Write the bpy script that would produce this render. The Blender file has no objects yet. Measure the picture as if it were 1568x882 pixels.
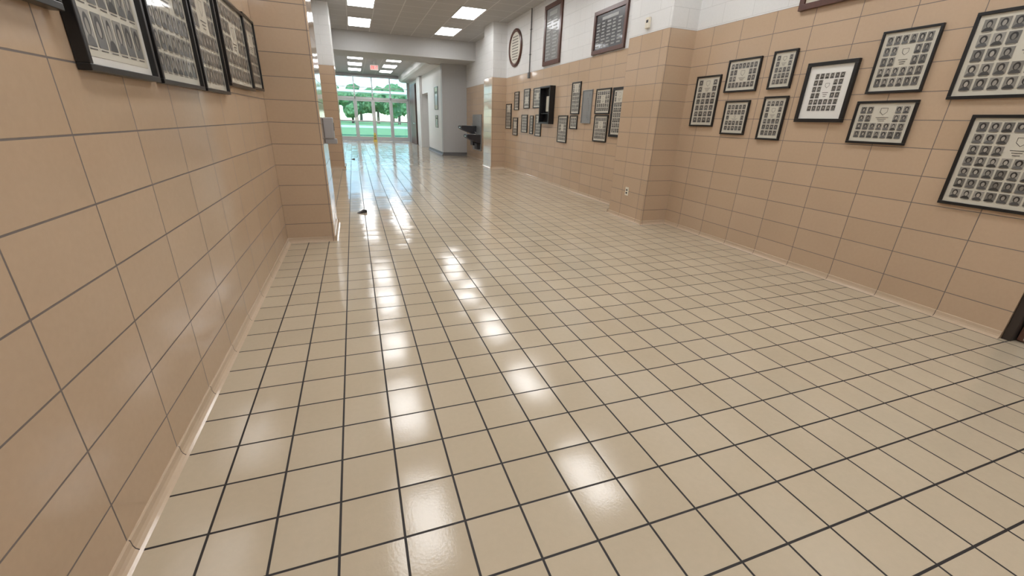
import bpy, bmesh, math, random
from mathutils import Vector, Matrix, noise
random.seed(7)
scene=bpy.context.scene
COL=bpy.context.collection
PI=math.pi

# ------------------------------------------------------------------ nodes
class NT:
    def __init__(s,name):
        s.m=bpy.data.materials.new(name); s.m.use_nodes=True
        s.t=s.m.node_tree; s.t.nodes.clear()
        s.out=s.t.nodes.new('ShaderNodeOutputMaterial')
    def n(s,typ,**kw):
        nd=s.t.nodes.new(typ)
        for k,v in kw.items(): setattr(nd,k,v)
        return nd
    def set(s,sock,v):
        if isinstance(v,bpy.types.NodeSocket): s.t.links.new(v,sock)
        elif v is not None:
            try: sock.default_value=v
            except Exception: sock.default_value=(v[0],v[1],v[2],1.0)
    def math(s,op,a,b=None,c=None,clamp=False):
        nd=s.n('ShaderNodeMath',operation=op); nd.use_clamp=clamp
        s.set(nd.inputs[0],a)
        if b is not None: s.set(nd.inputs[1],b)
        if c is not None: s.set(nd.inputs[2],c)
        return nd.outputs[0]
    def vmath(s,op,a,b=None,scale=None):
        nd=s.n('ShaderNodeVectorMath',operation=op); s.set(nd.inputs[0],a)
        if b is not None: s.set(nd.inputs[1],b)
        if scale is not None: s.set(nd.inputs[3],scale)
        return nd.outputs['Value'] if op in('LENGTH','DOT_PRODUCT') else nd.outputs[0]
    def comb(s,x,y,z=0.0):
        nd=s.n('ShaderNodeCombineXYZ'); s.set(nd.inputs[0],x); s.set(nd.inputs[1],y); s.set(nd.inputs[2],z); return nd.outputs[0]
    def sep(s,v):
        nd=s.n('ShaderNodeSeparateXYZ'); s.set(nd.inputs[0],v); return nd.outputs
    def mix(s,f,a,b,mode='MIX'):
        nd=s.n('ShaderNodeMix',data_type='RGBA',blend_type=mode)
        s.set(nd.inputs[0],f); s.set(nd.inputs[6],a); s.set(nd.inputs[7],b); return nd.outputs[2]
    def noise(s,vec,scale,detail=2,rough=.5):
        nd=s.n('ShaderNodeTexNoise'); nd.inputs['Scale'].default_value=scale; nd.inputs['Detail'].default_value=detail
        nd.inputs['Roughness'].default_value=rough
        if vec is not None: s.set(nd.inputs['Vector'],vec)
        return nd.outputs[0]
    def bump(s,h,dist,strength=1,normal=None):
        nd=s.n('ShaderNodeBump'); s.set(nd.inputs['Height'],h); nd.inputs['Distance'].default_value=dist
        nd.inputs['Strength'].default_value=strength
        if normal is not None: s.set(nd.inputs['Normal'],normal)
        return nd.outputs[0]
    def bsdf(s,color,rough=.5,metal=0,normal=None,coat=0,coat_r=.05,spec=.5,emis=None,es=0):
        b=s.n('ShaderNodeBsdfPrincipled')
        s.set(b.inputs['Base Color'],color); s.set(b.inputs['Roughness'],rough); s.set(b.inputs['Metallic'],metal)
        if normal is not None: s.set(b.inputs['Normal'],normal)
        b.inputs['Coat Weight'].default_value=coat; b.inputs['Coat Roughness'].default_value=coat_r
        b.inputs['Specular IOR Level'].default_value=spec
        if emis is not None:
            s.set(b.inputs['Emission Color'],emis); b.inputs['Emission Strength'].default_value=es
        s.t.links.new(b.outputs[0],s.out.inputs[0]); return s.m
def c4(r,g,b): return (r,g,b,1.0)

def plain(name,col,rough=.5,metal=0,var=.06,scale=12,coat=0,bump=0,**kw):
    t=NT(name); g=t.n('ShaderNodeNewGeometry'); n=t.noise(g.outputs['Position'],scale,3)
    f=t.math('MULTIPLY_ADD',n,2*var,1-var)
    col2=t.vmath('SCALE',(col[0],col[1],col[2]),scale=f)
    nr=t.bump(n,bump) if bump else None
    return t.bsdf(col2,rough,metal,nr,coat,**kw)

def tile_material(name,mode,w,h,mortar,colA,colB,grout,rough,amp,offu=0,offv=0,orange=.00012,spec=.5,stag=0.0,dirt=.12,pillow=0.0,wave=.0007):
    t=NT(name); g=t.n('ShaderNodeNewGeometry'); pos=g.outputs['Position']; P=t.sep(pos)
    if mode=='floor':
        u=t.math('SUBTRACT',P[0],offu); v=t.math('SUBTRACT',P[1],offv)
    else:
        N=t.sep(g.outputs['True Normal']); ax=t.math('GREATER_THAN',t.math('ABSOLUTE',N[0]),.5)
        ux=t.math('MULTIPLY',t.math('ADD',P[0],.755),w/.4375)
        uy=t.math('SUBTRACT',P[1],offu)
        mixn=t.n('ShaderNodeMix',data_type='FLOAT'); t.set(mixn.inputs[0],ax); t.set(mixn.inputs[2],ux); t.set(mixn.inputs[3],uy)
        u=mixn.outputs[0]; v=t.math('SUBTRACT',P[2],offv)
    u=t.math('ADD',u,w*200); v=t.math('ADD',v,h*400)
    vec=t.comb(u,v)
    br=t.n('ShaderNodeTexBrick'); br.offset=stag; br.squash=1.0
    t.set(br.inputs['Vector'],vec); br.inputs['Scale'].default_value=1
    br.inputs['Brick Width'].default_value=w; br.inputs['Row Height'].default_value=h
    br.inputs['Mortar Size'].default_value=mortar; br.inputs['Mortar Smooth'].default_value=.15
    br.inputs['Color1'].default_value=c4(*colA); br.inputs['Color2'].default_value=c4(*colB); br.inputs['Mortar'].default_value=c4(*grout)
    fac=br.outputs['Fac']; col=br.outputs['Color']
    du=t.math('DIVIDE',u,w); dvv=t.math('DIVIDE',v,h)
    idu=t.math('FLOOR',du); idv=t.math('FLOOR',dvv)
    wn=t.n('ShaderNodeTexWhiteNoise',noise_dimensions='2D'); t.set(wn.inputs['Vector'],t.comb(idu,idv))
    n1=t.noise(pos,1.7,3); n2=t.noise(pos,45,3)
    k=t.math('ADD',t.math('MULTIPLY_ADD',n1,dirt,1-dirt*.5-.04),t.math('MULTIPLY',n2,.08))
    col=t.vmath('SCALE',col,scale=k)
    d=t.vmath('SUBTRACT',wn.outputs['Color'],(.5,.5,.5))
    nrm=t.vmath('NORMALIZE',t.vmath('ADD',g.outputs['Normal'],t.vmath('SCALE',d,scale=amp)))
    hgt=t.math('SUBTRACT',1.0,fac)
    if pillow:
        fu=t.math('SUBTRACT',t.math('FRACT',du),.5); fv=t.math('SUBTRACT',t.math('FRACT',dvv),.5)
        pil=t.math('SUBTRACT',1.0,t.math('ADD',t.math('MULTIPLY',fu,fu),t.math('MULTIPLY',fv,fv)))
        nrm=t.bump(pil,pillow,1,nrm)
    nb=t.bump(hgt,.0015,.8,nrm)
    nb=t.bump(t.noise(pos,110,2),orange,1,nb)
    nb=t.bump(t.noise(pos,6,1),wave,1,nb)
    r=t.math('ADD',t.math('MULTIPLY',fac,.5),t.math('MULTIPLY_ADD',n1,.06,rough-.03))
    return t.bsdf(col,r,0,nb,spec=spec)

M={}
M['floor']=tile_material('floor_quarry_tile','floor',.1965,.2033,.0042,(.535,.448,.330),(.505,.420,.306),(.022,.018,.017),.118,.022,-.753,1.194,spec=.45,orange=.00022,pillow=.0010,wave=.0009)
M['wall']=tile_material('wall_glazed_tile','wall',.4065,.1955,.0029,(.545,.405,.285),(.515,.38,.262),(.18,.15,.135),.10,.018,1.194,0.0,orange=.00007)
M['cmu']=tile_material('painted_block','wall',.4065,.2,.003,(.74,.74,.73),(.72,.72,.71),(.62,.62,.61),.5,.004,1.3,.36,orange=.0003,stag=.5,dirt=.04)
M['ceil']=tile_material('ceiling_grid_tile','floor',.61,.61,.011,(.50,.50,.50),(.48,.48,.48),(.68,.68,.67),.8,0,.1-.61*3,3.39-.61*6,orange=.0004,dirt=.06)
M['cove']=tile_material('cove_base_tile','wall',.4065,3.0,.002,(.58,.45,.33),(.55,.43,.31),(.08,.06,.05),.10,.006,1.194,-1.0)
M['paint']=plain('white_painted_wall',(.72,.72,.71),.5,bump=.0005,var=.03)
M['grey']=plain('grey_painted_wall',(.47,.475,.48),.5,var=.03)
M['beam']=plain('painted_beam',(.54,.54,.535),.55,var=.03)
M['black']=plain('black_frame_wood',(.010,.010,.011),.3,var=.3)
M['brown']=plain('walnut_frame',(.085,.028,.016),.28,var=.35,scale=30)
M['mat']=plain('white_mat_board',(.80,.79,.75),.6,var=.02,coat=.7)
M['paper']=plain('cream_print_paper',(.62,.59,.50),.6,var=.05,coat=.7)
M['ink']=plain('printed_ink',(.10,.09,.08),.6,coat=.5)
M['gold']=plain('brass_plate',(.65,.48,.2),.3,.9)
M['plaque']=plain('engraved_plaque_dark',(.05,.05,.055),.25,var=.2,coat=.5)
M['steelgrey']=plain('grey_metal_plaque',(.30,.31,.31),.35,.5)
M['alum']=plain('anodised_aluminium',(.66,.67,.68),.35,.5)
M['steel']=plain('stainless_steel',(.55,.56,.57),.25,1.0)
M['dark']=plain('dark_plastic',(.03,.03,.035),.4)
M['dispenser']=plain('grey_dispenser_plastic',(.36,.36,.37),.35)
M['bronze']=plain('bronze_door_frame',(.05,.04,.035),.4,.3)
M['doorwood']=plain('brown_door_panel',(.13,.06,.04),.45,var=.2)
M['vinyl']=plain('grey_vinyl_base',(.13,.13,.13),.5)
M['yellow']=plain('yellow_plastic',(.70,.52,.08),.4)
M['cream']=plain('ivory_plastic',(.75,.70,.58),.4)
M['lawn']=plain('grass_lawn',(.19,.33,.13),.9,var=.25,scale=1.2)
M['concrete']=plain('concrete_walk',(.55,.55,.53),.8,var=.1,scale=4)
M['leaf']=plain('tree_foliage',(.10,.20,.08),.8,var=.5,scale=3)
M['bark']=plain('tree_bark',(.16,.12,.09),.9,var=.4)
t=NT('troffer_lens'); g=t.n('ShaderNodeNewGeometry'); n=t.noise(g.outputs['Position'],60,1)
e=t.n('ShaderNodeEmission'); e.inputs[0].default_value=(.98,.985,.99,1); t.set(e.inputs[1],t.math('MULTIPLY_ADD',n,.5,11.4)); t.t.links.new(e.outputs[0],t.out.inputs[0]); M['lens']=t.m
t=NT('exit_sign_red'); M['exit']=t.bsdf((.6,.02,.02),.4,emis=(1,.05,.04),es=2.0)
t=NT('door_glass'); tr=t.n('ShaderNodeBsdfTransparent'); tr.inputs[0].default_value=(.84,.97,1.0,1)
gl=t.n('ShaderNodeBsdfGlossy'); gl.inputs['Roughness'].default_value=.02
fr=t.n('ShaderNodeFresnel'); fr.inputs[0].default_value=1.45; mx=t.n('ShaderNodeMixShader')
t.t.links.new(fr.outputs[0],mx.inputs[0]); t.t.links.new(tr.outputs[0],mx.inputs[1]); t.t.links.new(gl.outputs[0],mx.inputs[2]); t.t.links.new(mx.outputs[0],t.out.inputs[0]); M['glass']=t.m
# portrait print: background, shoulders, hair, face  (u = id + 0..1, v = 0..1)
t=NT('portrait_print'); uv=t.n('ShaderNodeUVMap'); S=t.sep(uv.outputs[0])
fu=t.math('FRACT',S[0]); idn=t.math('FLOOR',S[0]); vv=S[1]
wn=t.n('ShaderNodeTexWhiteNoise',noise_dimensions='1D'); t.set(wn.inputs['W'],idn); rc=t.sep(wn.outputs['Color'])
def ell(cx,cy,rx,ry,soft=.12):
    a=t.math('DIVIDE',t.math('SUBTRACT',fu,cx),rx); b=t.math('DIVIDE',t.math('SUBTRACT',vv,cy),ry)
    r=t.math('SQRT',t.math('ADD',t.math('MULTIPLY',a,a),t.math('MULTIPLY',b,b)))
    return t.math('DIVIDE',t.math('SUBTRACT',1.0,r),soft,clamp=True)
bg=t.math('MULTIPLY_ADD',rc[0],.20,.12)
bgc=t.comb(bg,t.math('MULTIPLY',bg,.95),t.math('MULTIPLY',bg,.85))
sh=t.math('MULTIPLY_ADD',rc[1],.12,.012); shc=t.comb(sh,sh,sh)
fc=t.math('MULTIPLY_ADD',rc[2],.26,.16); fcc=t.comb(fc,t.math('MULTIPLY',fc,.92),t.math('MULTIPLY',fc,.80))
hairw=t.math('MULTIPLY_ADD',rc[1],.12,.26)
col=t.mix(ell(.5,-.02,.48,.38),bgc,shc)
col=t.mix(ell(.5,.60,hairw,.34),col,(.014,.012,.011,1))
col=t.mix(ell(.5,.54,.18,.24),col,fcc)
M['portrait']=t.bsdf(col,.5,coat=.6)

# ------------------------------------------------------------------ mesh builder
class MB:
    def __init__(s,name,mats):
        s.name=name; s.keys=mats; s.bm=bmesh.new(); s.uv=s.bm.loops.layers.uv.new('UVMap')
    def mi(s,k):
        if k not in s.keys: s.keys.append(k)
        return s.keys.index(k)
    def box(s,x0,x1,y0,y1,z0,z1,k,bev=0,rot=None,skip=()):
        r=bmesh.ops.create_cube(s.bm,size=1); vs=r['verts']
        for v in vs:
            v.co=Vector(((x0+x1)/2+v.co.x*(x1-x0),(y0+y1)/2+v.co.y*(y1-y0),(z0+z1)/2+v.co.z*(z1-z0)))
        fs={f for v in vs for f in v.link_faces}; i=s.mi(k)
        for f in fs: f.material_index=i
        if bev:
            es={e for v in vs for e in v.link_edges}
            r2=bmesh.ops.bevel(s.bm,geom=list(es),offset=bev,segments=2,affect='EDGES',profile=.5)
            vs=list({v for f in r2['faces'] for v in f.verts})
            for f in r2['faces']: f.material_index=i
        if rot is not None: bmesh.ops.transform(s.bm,matrix=rot,verts=vs)
        return vs
    def quad(s,pts,k,uvs=None):
        vs=[s.bm.verts.new(p) for p in pts]; f=s.bm.faces.new(vs); f.material_index=s.mi(k)
        if uvs:
            for l,u in zip(f.loops,uvs): l[s.uv].uv=u
        return f
    def prism(s,pts2,axis,a0,a1,k):
        def mk(p,a):
            if axis==0: return (a,p[0],p[1])
            if axis==1: return (p[0],a,p[1])
            return (p[0],p[1],a)
        A=[s.bm.verts.new(mk(p,a0)) for p in pts2]; B=[s.bm.verts.new(mk(p,a1)) for p in pts2]; n=len(pts2); i=s.mi(k)
        for j in range(n):
            f=s.bm.faces.new((A[j],A[(j+1)%n],B[(j+1)%n],B[j])); f.material_index=i
        for L in (A,B):
            f=s.bm.faces.new(L); f.material_index=i
    def cyl(s,p0,p1,r0,r1,k,seg=16):
        p0=Vector(p0); p1=Vector(p1); d=p1-p0
        m=Matrix.Translation((p0+p1)/2)@d.to_track_quat('Z','Y').to_matrix().to_4x4()
        r=bmesh.ops.create_cone(s.bm,cap_ends=True,segments=seg,radius1=r0,radius2=r1,depth=d.length,matrix=m)
        i=s.mi(k)
        for f in {f for v in r['verts'] for f in v.link_faces}: f.material_index=i
    def done(s,loc=(0,0,0),rz=0,recalc=True):
        if recalc: bmesh.ops.recalc_face_normals(s.bm,faces=s.bm.faces)
        me=bpy.data.meshes.new(s.name); s.bm.to_mesh(me); s.bm.free()
        for k in s.keys: me.materials.append(M[k])
        ob=bpy.data.objects.new(s.name,me); COL.objects.link(ob); ob.location=loc; ob.rotation_euler=(0,0,rz)
        return ob

XL,XR=-.753,4.0; HT=2.346; CZ=3.62; YB=-4.5; YE=16.35; PL=-.30; PR=3.60
# ------------------------------------------------------------------ room shell
b=MB('floor',['floor']); b.box(-1.3,4.3,YB-.2,26.0,-.1,0,'floor'); b.done()

def wall_seg(b,x0,x1,y0,y1,top=CZ+.02):
    b.box(x0,x1,y0,y1,0,HT,'wall'); b.box(x0,x1,y0,y1,HT,top,'cmu')
b=MB('wall_left',['wall','cmu']); wall_seg(b,XL-.25,XL,YB,YE); b.done()
b=MB('wall_right',['wall','cmu']); wall_seg(b,XR,XR+.25,1.235,YE); b.done()
b=MB('wall_right_near',['wall','cmu']); wall_seg(b,XR,XR+.25,YB,.27); b.done()
b=MB('wall_right_header',['wall','cmu']); b.box(XR,XR+.25,.27,1.235,2.152,HT,'wall'); b.box(XR,XR+.25,.27,1.235,HT,CZ+.02,'cmu'); b.done()
b=MB('wall_right_behind_door',['grey']); b.box(XR+.16,XR+.25,.27,1.235,0,2.152,'grey'); b.done()
def pilaster(x0,x1,y0,y1,right):
    b=MB('wall_pilaster',['wall','cmu']); r=.022
    def prof(x0,x1,y0,y1):
        pts=[]
        if right:
            pts.append((x1,y1)); 
            for k in range(6): a=PI/2+k*PI/10; pts.append((x0+r+r*math.cos(a),y1-r+r*math.sin(a)))
            for k in range(6): a=PI+k*PI/10; pts.append((x0+r+r*math.cos(a),y0+r+r*math.sin(a)))
            pts.append((x1,y0))
        else:
            pts.append((x0,y0))
            for k in range(6): a=-PI/2+k*PI/10; pts.append((x1-r+r*math.cos(a),y0+r+r*math.sin(a)))
            for k in range(6): a=0+k*PI/10; pts.append((x1-r+r*math.cos(a),y1-r+r*math.sin(a)))
            pts.append((x0,y1))
        return pts
    p=prof(x0,x1,y0,y1)
    b.prism(p,2,0,HT,'wall'); b.prism(p,2,HT,CZ,'cmu')
    return b.done()
for (ya,yb) in ((4.73,5.56),(11.85,12.66)):
    pilaster(XL,PL,ya,yb,False); pilaster(PR,XR,ya,yb,True)
b=MB('wall_back',['wall','cmu']); b.box(-1.0,4.25,YB-.2,YB,0,HT,'wall'); b.box(-1.0,4.25,YB-.2,YB,HT,CZ,'cmu'); b.done()
b=MB('wall_end',['grey','beam'])
b.box(3.1,4.25,YE,YE+.25,0,3.1,'grey'); b.box(-1.3,-.98,YE,YE+.25,0,3.1,'grey')
b.done()
b=MB('ceiling_beam',['beam']); b.box(-1.3,4.25,15.1,YE+.25,3.08,CZ+.1,'beam'); b.done()
b=MB('ceiling',['ceil']); b.box(-1.1,4.25,YB-.2,15.1,CZ,CZ+.12,'ceil')
b.box(-1.3,3.4,YE+.25,26.2,3.36,3.5,'ceil'); b.done()
b=MB('wall_vestibule_right',['paint']); b.box(3.1,3.4,YE+.25,19.6,0,3.36,'paint'); b.done()
b=MB('wall_vestibule_header',['paint','grey']); b.box(3.1,3.4,19.6,21.2,2.3,3.36,'paint'); b.done()
b=MB('wall_vestibule_recess',['grey']); b.box(3.4,3.5,19.4,21.4,0,2.6,'grey'); b.done()
b=MB('wall_vestibule_far',['paint']); b.box(3.1,3.4,21.2,26.1,0,3.36,'paint'); b.done()
b=MB('wall_column',['paint']); b.box(2.98,3.1,21.2,22.1,0,3.04,'paint',.01); b.done()
b=MB('wall_vestibule_left',['paint','wall']); b.box(-1.3,-.98,YE+.25,26.1,0,3.36,'paint'); b.done()
b=MB('trim_bulkhead',['paint']); b.prism([(2.55,3.36),(2.55,3.14),(2.62,3.07),(2.75,3.04),(3.1,3.04),(3.1,3.36)],1,YE+.25,26.0,'paint'); b.done()
b=MB('door_side',['doorwood','bronze','steel'])
b.box(3.06,3.098,23.2,25.4,0,2.9,'bronze',.005); b.box(3.03,3.06,23.26,24.28,.01,2.84,'doorwood',.004); b.box(3.03,3.06,24.32,25.34,.01,2.84,'doorwood',.004)
b.box(2.98,3.0,23.4,24.15,1.0,1.04,'steel'); b.box(2.98,3.03,23.42,23.46,1.0,1.04,'steel'); b.box(2.98,3.03,24.1,24.14,1.0,1.04,'steel')
b.done()
b=MB('door_near',['bronze','doorwood','steel','vinyl'])
b.box(XR+.01,XR+.14,1.185,1.233,0,2.15,'bronze',.004); b.box(XR+.01,XR+.14,.272,.32,0,2.15,'bronze',.004); b.box(XR+.01,XR+.14,.32,1.185,2.10,2.148,'bronze',.004)
b.box(XR+.06,XR+.10,.325,1.18,.01,2.095,'doorwood',.003); b.box(XR+.055,XR+.06,.36,1.15,.02,.28,'steel')
b.cyl((XR+.06,.42,1.0),(XR+.0,.42,1.0),.012,.012,'steel'); b.box(XR-.01,XR+.01,.41,.53,.99,1.01,'steel',.004)
b.done()

# ------------------------------------------------------------------ cove base
def cove(b,p0,p1,n,k='cove',s=1.0):
    pr=[(0,0),(.030,0),(.020,.004),(.012,.013),(.008,.026),(.007,.046),(.004,.050),(0,.050)]
    A=[];B=[]
    for d,z in pr:
        A.append(b.bm.verts.new((p0[0]+n[0]*d*s,p0[1]+n[1]*d*s,z*s+.0005))); B.append(b.bm.verts.new((p1[0]+n[0]*d*s,p1[1]+n[1]*d*s,z*s+.0005)))
    i=b.mi(k); m=len(pr)
    for j in range(m):
        f=b.bm.faces.new((A[j],A[(j+1)%m],B[(j+1)%m],B[j])); f.material_index=i
    b.bm.faces.new(A).material_index=i; b.bm.faces.new(B).material_index=i
b=MB('baseboard_left',['cove'])
for y0,y1 in ((YB,4.73),(5.56,11.85),(12.66,YE)): cove(b,(XL,y0),(XL,y1),(1,0))
for y0,y1 in ((4.73,5.56),(11.85,12.66)):
    cove(b,(PL,y0-.02),(PL,y1+.02),(1,0)); cove(b,(XL,y0),(PL+.02,y0),(0,-1)); cove(b,(XL,y1),(PL+.02,y1),(0,1))
b.done()
b=MB('baseboard_right',['cove'])
for y0,y1 in ((YB,.27),(1.235,4.73),(5.56,11.85),(12.66,YE)): cove(b,(XR,y0),(XR,y1),(-1,0))
for y0,y1 in ((4.73,5.56),(11.85,12.66)):
    cove(b,(PR,y0-.02),(PR,y1+.02),(-1,0)); cove(b,(XR,y0),(PR-.02,y0),(0,-1)); cove(b,(XR,y1),(PR-.02,y1),(0,1))
b.done()
b=MB('baseboard_end',['vinyl']); cove(b,(3.1,YE),(XR,YE),(0,-1),'vinyl',2.2); cove(b,(3.1,YE),(3.1,19.6),(-1,0),'vinyl',2.2); cove(b,(-.98,YE+.25),(-.98,25.9),(1,0),'vinyl',2.2); b.done()

# ------------------------------------------------------------------ ceiling lights
def troffer(x,y,z,w=.60,l=1.20):
    b=MB('ceiling_light_panel',['beam','lens']); t=.022
    b.box(x-w/2,x+w/2,y-l/2,y-l/2+t,z-.012,z-.001,'beam'); b.box(x-w/2,x+w/2,y+l/2-t,y+l/2,z-.012,z-.001,'beam')
    b.box(x-w/2,x-w/2+t,y-l/2+t,y+l/2-t,z-.012,z-.001,'beam'); b.box(x+w/2-t,x+w/2,y-l/2+t,y+l/2-t,z-.012,z-.001,'beam')
    b.box(x-w/2+t,x+w/2-t,y-l/2+t,y+l/2-t,z-.008,z-.001,'lens'); return b.done()
for k in range(-3,5):
    y=4.0+2.44*k
    for x in (.405,2.82): troffer(x,y,CZ)
for y in (19.0,21.4,23.8):
    for x in (.3,1.75): troffer(x,y,3.36)

# ------------------------------------------------------------------ framed things
PID=[0]
def place(b,side,yc,z0):
    if side=='R': return b.done((XR-.0015,yc,z0),-PI/2)
    return b.done((XL+.0015,yc,z0),PI/2)
def frame_border(b,w,h,fw,d,k):
    b.box(-w/2,w/2,-d,0,0,fw,k,.002); b.box(-w/2,w/2,-d,0,h-fw,h,k,.002)
    b.box(-w/2,-w/2+fw,-d,0,fw,h-fw,k,.002); b.box(w/2-fw,w/2,-d,0,fw,h-fw,k,.002)
def portrait(b,x0,x1,z0,z1,y):
    PID[0]+=1; i=PID[0]
    b.quad([(x0,y,z0),(x1,y,z0),(x1,y,z1),(x0,y,z1)],'portrait',[(i+.001,0),(i+.999,0),(i+.999,1),(i+.001,1)])
def composite(side,ya,yb,z0,z1,cols,rows,hole=None,fw=.018,matw=0.0,d=.022,fk='black',margin=.022,gap=.17,name='framed_class_composite',bg='paper'):
    w=abs(yb-ya); h=z1-z0; b=MB(name,[fk,bg,'portrait','ink'])
    frame_border(b,w,h,fw,d,fk)
    yp=-d*.45
    b.box(-w/2+fw*.8,w/2-fw*.8,yp,0,fw*.8,h-fw*.8,'mat' if matw else bg)
    if matw:
        m=fw+matw; b.box(-w/2+m,w/2-m,yp-.001,yp,m,h-m,bg); ins=m+margin*.5
    else: ins=fw+margin
    X0=-w/2+ins; X1=w/2-ins; Z0=ins; Z1=h-ins; cw=(X1-X0)/cols; chh=(Z1-Z0)/rows; yq=yp-.0022
    for r in range(rows):
        for c in range(cols):
            if hole and hole[0]<=c<hole[1] and hole[2]<=r<hole[3]: continue
            cx=X0+(c+.5)*cw; cz=Z1-(r+.5)*chh+chh*.04; hw=cw*(1-gap)/2; hh=chh*(1-gap*1.15)/2
            portrait(b,cx-hw,cx+hw,cz-hh,cz+hh,yq)
            b.quad([(cx-hw*.8,yq,cz-hh-chh*.07),(cx+hw*.8,yq,cz-hh-chh*.07),(cx+hw*.8,yq,cz-hh-chh*.04),(cx-hw*.8,yq,cz-hh-chh*.04)],'ink')
    if hole:
        hx0=X0+hole[0]*cw; hx1=X0+hole[1]*cw; hz1=Z1-hole[2]*chh; hz0=Z1-hole[3]*chh
        cx=(hx0+hx1)/2; W=(hx1-hx0); H=hz1-hz0
        s=min(W,H)*.2; cz=hz1-H*.32
        pts=[(-s,s),(s,s),(s,-.2*s),(0,-s*1.1),(-s,-.2*s)]
        for i in range(5):
            a=Vector(pts[i]); c_=Vector(pts[(i+1)%5]); dd=(c_-a).normalized(); nn=Vector((-dd.y,dd.x))*.0015
            b.quad([(cx+q.x,yq,cz+q.y) for q in (a-nn,c_-nn,c_+nn,a+nn)],'ink')
        for j,ww in enumerate((.6,.42,.3)):
            zz=hz0+H*(.30-.10*j); b.quad([(cx-W*ww/2,yq,zz),(cx+W*ww/2,yq,zz),(cx+W*ww/2,yq,zz+H*.03),(cx-W*ww/2,yq,zz+H*.03)],'ink')
    return place(b,side,(ya+yb)/2,z0)
# right wall, near group
composite('R',4.18,4.56,1.28,1.835,4,7,(1,3,0,2))
composite('R',3.68,4.105,1.64,1.965,7,4,(2,5,1,3))
composite('R',3.71,4.04,1.205,1.555,5,5,(1,4,2,3))
composite('R',3.29,3.545,1.645,1.985,4,5,(1,3,0,2))
composite('R',3.27,3.54,1.17,1.58,4,6,(1,3,1,3))
composite('R',2.70,3.145,1.345,1.84,6,6,(2,4,1,4),fw=.030,matw=.055,d=.03,bg='mat',margin=.01)
composite('R',2.20,2.585,1.565,2.005,6,5,(2,4,1,3),fw=.016)
composite('R',2.185,2.62,1.185,1.51,7,4,(2,5,0,2),fw=.018)
composite('R',1.36,2.03,1.505,2.03,8,5,(3,5,1,3),fw=.02)
composite('R',1.26,1.845,.81,1.405,8,7,(3,5,1,3),fw=.02)
# right wall, far group
for (a,c,z0,z1,cc,rr,hl) in ((11.33,11.76,1.08,1.70,5,7,(1,4,0,2)),(10.78,11.11,1.54,1.97,4,5,None),(10.82,11.17,.93,1.36,5,5,(1,4,1,3)),
    (10.05,10.43,1.57,2.0,5,5,(1,4,2,4)),(10.14,10.54,1.02,1.43,4,5,None),(9.34,9.82,1.57,1.99,6,5,(2,4,1,3)),(9.76,9.97,1.0,1.41,3,5,None),
    (9.29,9.63,.965,1.43,4,6,(1,3,0,2)),(7.98,8.40,.895,1.41,6,7,(2,4,2,4)),(7.53,7.88,1.43,1.985,5,7,(1,4,0,2)),(7.57,7.87,1.165,1.41,3,3,None),
    (6.48,6.95,1.43,1.825,6,5,(2,4,1,3)),(6.49,6.93,.985,1.415,7,6,(2,5,1,3))):
    composite('R',a,c,z0,z1,cc,rr,hl,fw=.02)
composite('R',6.02,6.42,1.08,1.82,5,8,(1,4,0,2),fw=.04)
# left wall
composite('L',1.73,2.245,1.35,1.96,6,4,(2,4,0,1),fw=.020,d=.035,matw=.025,bg='paper')
composite('L',2.295,2.85,1.35,1.96,7,6,(2,5,1,3),fw=.018,d=.03)
composite('L',2.89,3.38,1.35,1.96,7,6,(2,5,1,3),fw=.018,d=.03)
composite('L',3.46,4.22,1.41,1.95,8,5,(3,5,1,3),fw=.02,d=.03)
composite('L',4.25,4.66,1.43,1.97,5,6,(1,4,1,3),fw=.018,d=.025)
composite('L',1.10,1.68,1.49,2.0,7,6,(2,5,1,3),fw=.02,d=.035)

# upper wood frames
def roster(name,ya,yb,z0,z1,fk,panel,cols,rows,fw,d=.035,ink='gold'):
    w=yb-ya; h=z1-z0; b=MB(name,[fk,panel,ink]); frame_border(b,w,h,fw,d,fk); yp=-d*.5
    b.box(-w/2+fw*.8,w/2-fw*.8,yp,0,fw*.8,h-fw*.8,panel)
    X0=-w/2+fw+.03; X1=w/2-fw-.03; cw=(X1-X0)/cols; top=h-fw-.04; hd=(h-2*fw)*.13
    b.box(X0+(X1-X0)*.2,X1-(X1-X0)*.2,yp-.003,yp,top-hd*.8,top-hd*.15,ink)
    rh=(top-hd-fw-.03)/rows
    for c in range(cols):
        for r in range(rows):
            ww=cw*random.uniform(.55,.85); z=top-hd-(r+.6)*rh
            b.box(X0+c*cw+cw*.06,X0+c*cw+ww,yp-.003,yp,z-rh*.22,z+rh*.22,ink)
    return place(b,'R',(ya+yb)/2,z0)
M['txt']=plain('silver_lettering',(.30,.30,.29),.4,.3)
M['rosterpaper']=plain('grey_roster_sheet',(.20,.20,.195),.5,coat=.4)
roster('framed_memorial_plaque',6.25,7.23,2.36,2.99,'brown','plaque',5,8,.06,ink='txt')
roster('framed_honor_roll',8.53,9.36,2.39,3.49,'brown','rosterpaper',2,12,.08,ink='txt')
roster('framed_certificate',2.45,3.39,2.29,2.95,'brown','paper',4,6,.05,ink='ink')
roster('engraved_metal_plaque',7.08,7.43,1.275,1.83,'steelgrey','steelgrey',1,10,.012,.02,ink='txt')
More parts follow.
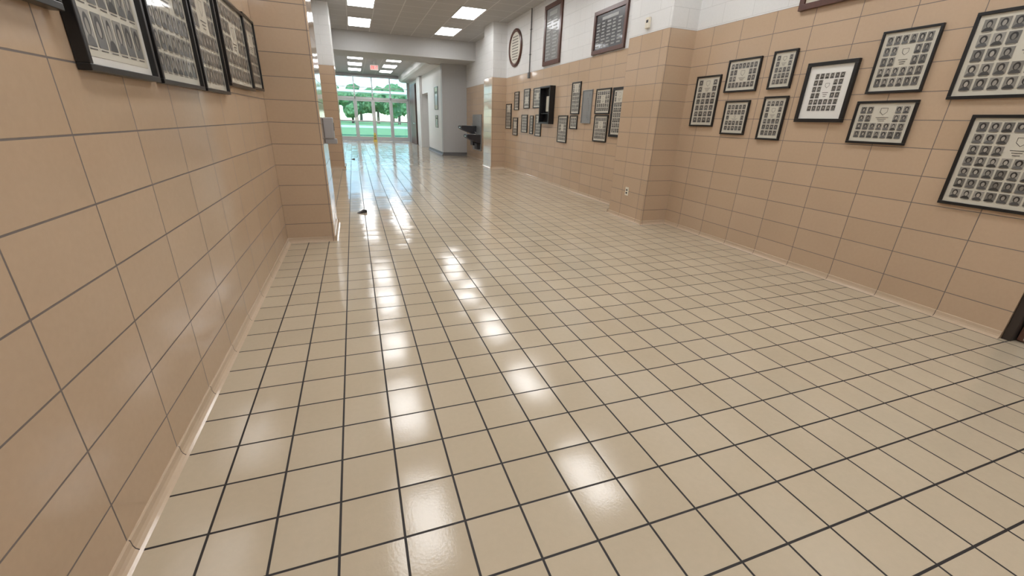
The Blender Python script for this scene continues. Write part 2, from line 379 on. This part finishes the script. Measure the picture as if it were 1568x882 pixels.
# oval plaque
b=MB('oval_wooden_plaque',['brown','paper','ink']); seg=48; rx,rz=.46,.42
rings=[(1.0,0),(1.0,-.03),(.92,-.045),(.82,-.03),(.81,-.02)]
R=[[b.bm.verts.new((rx*s*math.cos(2*PI*k/seg),y,rz*s*math.sin(2*PI*k/seg)+rz)) for k in range(seg)] for s,y in rings]
for a,c_ in zip(R,R[1:]):
    for k in range(seg): b.bm.faces.new((a[k],a[(k+1)%seg],c_[(k+1)%seg],c_[k])).material_index=0
b.bm.faces.new(R[-1]).material_index=1
for j in range(9):
    zz=.16+j*.062; ww=.22*math.sqrt(max(.1,1-((zz-rz)/rz)**2)); b.box(-ww,ww,-.0225,-.0195,zz,zz+.018,'ink')
place(b,'R',11.17,2.55)
b=MB('wall_display_case',['black','plaque','paper','glass']); w,h,d=.54,.74,.12
b.box(-w/2,w/2,-.012,0,0,h,'black'); frame_border(b,w,h,.035,d,'black'); b.box(-.12,.12,-.02,-.012,.25,.55,'paper'); b.box(-w/2+.05,w/2-.05,-.09,-.012,.2,.21,'black')
place(b,'R',8.93,1.24)
b=MB('electrical_conduit',['vinyl']); b.cyl((XR-.016,10.15,2.30),(XR-.016,10.15,CZ-.002),.012,.012,'vinyl'); b.box(XR-.045,XR-.001,10.11,10.19,2.22,2.34,'vinyl',.004)
for z in (2.7,3.2): b.box(XR-.03,XR-.001,10.12,10.18,z,z+.02,'vinyl')
b.done()
b=MB('electrical_outlet',['cream','dark']); b.box(PR-.007,PR-.001,5.10,5.175,.33,.445,'cream',.002)
for z in (.355,.395): b.box(PR-.009,PR-.006,5.12,5.155,z,z+.022,'dark')
b.done()
b=MB('thermostat',['cream','dark']); b.box(PR-.03,PR-.001,5.11,5.19,2.40,2.52,'cream',.006); b.box(PR-.032,PR-.029,5.13,5.17,2.46,2.49,'dark'); b.done()
b=MB('hand_sanitizer_dispenser',['dispenser','dark','steel']); b.box(PL+.001,PL+.10,5.03,5.17,1.02,1.23,'dispenser',.012); b.box(PL+.001,PL+.12,5.045,5.155,.97,1.02,'dispenser',.008); b.box(PL+.098,PL+.104,5.07,5.13,1.10,1.18,'dark'); b.done()

# ------------------------------------------------------------------ drinking fountain (bi-level)
b=MB('drinking_fountain',['steel','dark','steelgrey'])
def basin(y0,y1,zt,D=.50):
    b.prism([(XR-.001,zt),(XR-D+.03,zt),(XR-D,zt-.02),(XR-D+.01,zt-.09),(XR-D+.1,zt-.14),(XR-.001,zt-.30)],1,y0,y1,'dark')
    b.box(XR-D+.04,XR-.03,y0+.03,y1-.03,zt,zt+.008,'steel',.003)
    b.box(XR-D+.09,XR-.08,y0+.08,y1-.08,zt+.008,zt+.011,'steelgrey')
    yc=(y0+y1)/2; b.cyl((XR-.12,yc,zt+.008),(XR-.12,yc,zt+.06),.014,.011,'steel'); b.cyl((XR-.12,yc,zt+.055),(XR-.17,yc,zt+.085),.010,.008,'steel')
    b.box(XR-D-.005,XR-D+.015,yc-.08,yc+.08,zt-.08,zt-.04,'steel',.004)
basin(14.3,14.78,.82); basin(14.85,15.33,1.08,.56)
b.box(XR-.03,XR-.001,14.25,15.38,.30,1.45,'steelgrey',.004); b.box(XR-.14,XR-.03,14.4,14.7,.35,.54,'dark',.01); b.box(XR-.14,XR-.03,14.9,15.25,.45,.79,'dark',.01)
b.done()
def poster(y0,y1,z0,z1):
    b=MB('framed_poster',['black','paper','ink']); w=y1-y0; h=z1-z0; frame_border(b,w,h,.025,.02,'black'); b.box(-w/2+.02,w/2-.02,-.01,0,.02,h-.02,'paper')
    b.box(-w*.3,w*.3,-.012,-.01,h*.7,h*.8,'ink'); b.box(-w*.3,w*.3,-.012,-.01,h*.2,h*.6,'steelgrey'); b.done((3.0995,(y0+y1)/2,z0),-PI/2)
poster(17.2,17.9,1.6,2.4); poster(17.3,17.8,.95,1.4)
b=MB('exit_sign',['mat','exit']); b.box(.86,1.18,19.98,20.02,3.03,3.23,'mat',.005); b.cyl((1.02,20,3.22),(1.02,20,3.359),.01,.01,'mat')
def bar(x0,z0,x1,z1): b.box(x0,x1,19.975,19.981,z0,z1,'exit')
for i,ch in enumerate('EXIT'):
    x=.89+i*.07; zb,zt=3.07,3.19
    if ch=='E': bar(x,zb,x+.012,zt); [bar(x,z,x+.05,z+.012) for z in (zb,(zb+zt)/2-.006,zt-.012)]
    if ch=='X':
        for sgn in (1,-1):
            m=Matrix.Translation((x+.025,19.978,(zb+zt)/2))@Matrix.Rotation(sgn*.4,4,'Y'); b.box(-.006,.006,-.003,.003,-.063,.063,'exit',rot=m)
    if ch=='I': bar(x+.018,zb,x+.030,zt)
    if ch=='T': bar(x,zt-.012,x+.05,zt); bar(x+.019,zb,x+.031,zt)
b.done()

# ------------------------------------------------------------------ storefront
b=MB('wall_far',['paint']); b.box(-1.3,-.98,26.1,26.3,0,3.5,'paint'); b.box(3.02,3.4,26.1,26.3,0,3.5,'paint'); b.box(-.98,3.02,26.1,26.3,3.27,3.5,'paint'); b.done()
ms=[-.95,.2,1.12,2.06,2.99]
b=MB('window_1',['alum','glass'])
b.box(-.98,3.02,26.0,26.1,2.12,2.24,'alum',.004); b.box(-.98,3.02,26.0,26.1,3.20,3.27,'alum',.004)
for x in ms: b.box(x-.03,x+.03,26.0,26.1,0,3.20,'alum',.003)
b.box(-.95,2.99,26.045,26.055,2.24,3.2,'glass')
b.box(-.95,2.99,26.02,26.08,2.7,2.73,'alum')
b.done()
for i in range(4):
    x0=ms[i]+.035; x1=ms[i+1]-.035; b=MB('door_%d'%(i+1),['alum','glass','steel','dark'])
    b.box(x0,x0+.055,26.03,26.075,.01,2.11,'alum',.003); b.box(x1-.055,x1,26.03,26.075,.01,2.11,'alum',.003)
    b.box(x0+.055,x1-.055,26.03,26.075,.01,.22,'alum',.003); b.box(x0+.055,x1-.055,26.03,26.075,2.03,2.11,'alum',.003)
    b.box(x0+.055,x1-.055,26.048,26.056,.22,2.03,'glass')
    b.box(x0+.04,x1-.04,25.97,26.0,1.0,1.06,'alum',.006); b.box(x0+.05,x0+.1,26.0,26.03,1.0,1.06,'dark'); b.box(x1-.1,x1-.05,26.0,26.03,1.0,1.06,'dark')
    b.done()
b=MB('wet_floor_sign',['yellow','ink'])
for s in (1,-1):
    q=[(.95,25.2+s*.11,0),(1.15,25.2+s*.11,0),(1.10,25.2+s*.010,.42),(1.00,25.2+s*.010,.42)]
    A=[b.bm.verts.new(p) for p in q]; B=[b.bm.verts.new((p[0],p[1]+s*.012,p[2])) for p in q]
    b.bm.faces.new(A).material_index=0; b.bm.faces.new(B).material_index=0
    for j in range(4): b.bm.faces.new((A[j],A[(j+1)%4],B[(j+1)%4],B[j])).material_index=0
b.box(1.01,1.09,25.185,25.215,.40,.45,'yellow',.005)
for z in (.12,.18,.28): 
    yy=25.2-.11-.012+ (z/.42)*.10-.003; b.box(.995,1.105,yy-.002,yy+.002,z,z+.03,'ink')
b.done()
def wedge(x,y,r,s=1.0):
    b=MB('rubber_door_stop',['dark']); b.prism([(-.05*s,0),(.05*s,0),(.05*s,.03*s),(.03*s,.034*s),(-.05*s,.005)],1,-.02*s,.02*s,'dark'); b.done((x,y,.0005),r)
wedge(0.0,6.15,.5,1.2); wedge(-.11,14.4,.3)

# ------------------------------------------------------------------ outside
b=MB('lawn_ground',['lawn']); b.box(-60,60,29.5,160,-.2,-.06,'lawn'); b.done()
b=MB('sidewalk_ground',['concrete']); b.box(-20,20,26.3,29.5,-.2,-.02,'concrete'); b.box(-60,60,60,74,-.2,-.05,'concrete'); b.done()
b=MB('covered_walkway',['paint','concrete'])
for x in (-6,-2.2,2.6,7.4): b.box(x-.09,x+.09,33,33.18,-.06,2.75,'paint',.01)
b.box(-10,10,32.2,34.2,2.75,2.90,'paint',.01); b.done()
def tree(x,y,s,seed):
    random.seed(seed); b=MB('shade_tree',['bark','leaf'])
    b.cyl((0,0,-.06/s),(0.1,0,2.4),.22,.13,'bark',10); b.cyl((.1,0,2.3),(.7,.2,3.6),.11,.05,'bark',8); b.cyl((.1,0,2.3),(-.6,-.1,3.5),.11,.05,'bark',8)
    for k in range(9):
        a=random.uniform(0,2*PI); rr=random.uniform(0,1.6); c=Vector((rr*math.cos(a),rr*math.sin(a),random.uniform(2.0,4.4))); R_=random.uniform(.8,1.3)
        r=bmesh.ops.create_icosphere(b.bm,subdivisions=3,radius=R_,matrix=Matrix.Translation(c))
        for v in r['verts']:
            d=(v.co-c).normalized(); v.co+=d*(noise.noise(v.co*2.2)*.45+noise.noise(v.co*6)*.18)
        for f in {f for v in r['verts'] for f in v.link_faces}: f.material_index=1
    o=b.done((x,y,0)); o.scale=(s,s,s)
for i,(x,y,s) in enumerate(((-9,88,1.4),(-4.5,104,1.4),(0,98,1.2),(5.2,102,1.4),(9,95,1.3),(14,108,1.6),(-14,100,1.7),(20,102,1.6),(2.2,130,1.8),(-8,128,1.9),(11,134,1.9))): tree(x,y,s,i+3)

# ------------------------------------------------------------------ world + sun
w=bpy.data.worlds.new('World'); scene.world=w; w.use_nodes=True; nt=w.node_tree; nt.nodes.clear()
sky=nt.nodes.new('ShaderNodeTexSky'); sky.sky_type='NISHITA'; sky.sun_disc=False; sky.sun_elevation=math.radians(50); sky.sun_rotation=math.radians(200); sky.air_density=1.0; sky.dust_density=.3; sky.ozone_density=2.5
bgn=nt.nodes.new('ShaderNodeBackground'); bgn.inputs[1].default_value=.42; o=nt.nodes.new('ShaderNodeOutputWorld')
nt.links.new(sky.outputs[0],bgn.inputs[0]); nt.links.new(bgn.outputs[0],o.inputs[0])
sl=bpy.data.lights.new('sun','SUN'); sl.energy=6.0; sl.angle=.01; sl.color=(1,.98,.94); so=bpy.data.objects.new('sun',sl); COL.objects.link(so)
so.rotation_euler=Vector((.3,.65,-.85)).to_track_quat('-Z','Y').to_euler(); so.location=(0,20,30)

# ------------------------------------------------------------------ camera
d3=Vector((1862,-185,637)).normalized(); d1=Vector((-244,-263,637)).normalized(); dv=d3.cross(d1); dv=-dv; dv.normalize(); d1=(-dv).cross(d3); d1.normalize()
cx=Vector((d3.x,d1.x,-dv.x)); cy=-Vector((d3.y,d1.y,-dv.y)); cz=-Vector((d3.z,d1.z,-dv.z))
cd=bpy.data.cameras.new('camera'); cam=bpy.data.objects.new('camera',cd); COL.objects.link(cam)
m=Matrix((cx,cy,cz)).transposed().to_4x4(); m.translation=Vector((0,0,1.25)); cam.matrix_world=m
cd.sensor_width=36; cd.lens=36*637/1568; cd.clip_start=.02; cd.clip_end=500; scene.camera=cam
scene.view_settings.view_transform='Standard'; scene.view_settings.look='None'; scene.view_settings.exposure=0
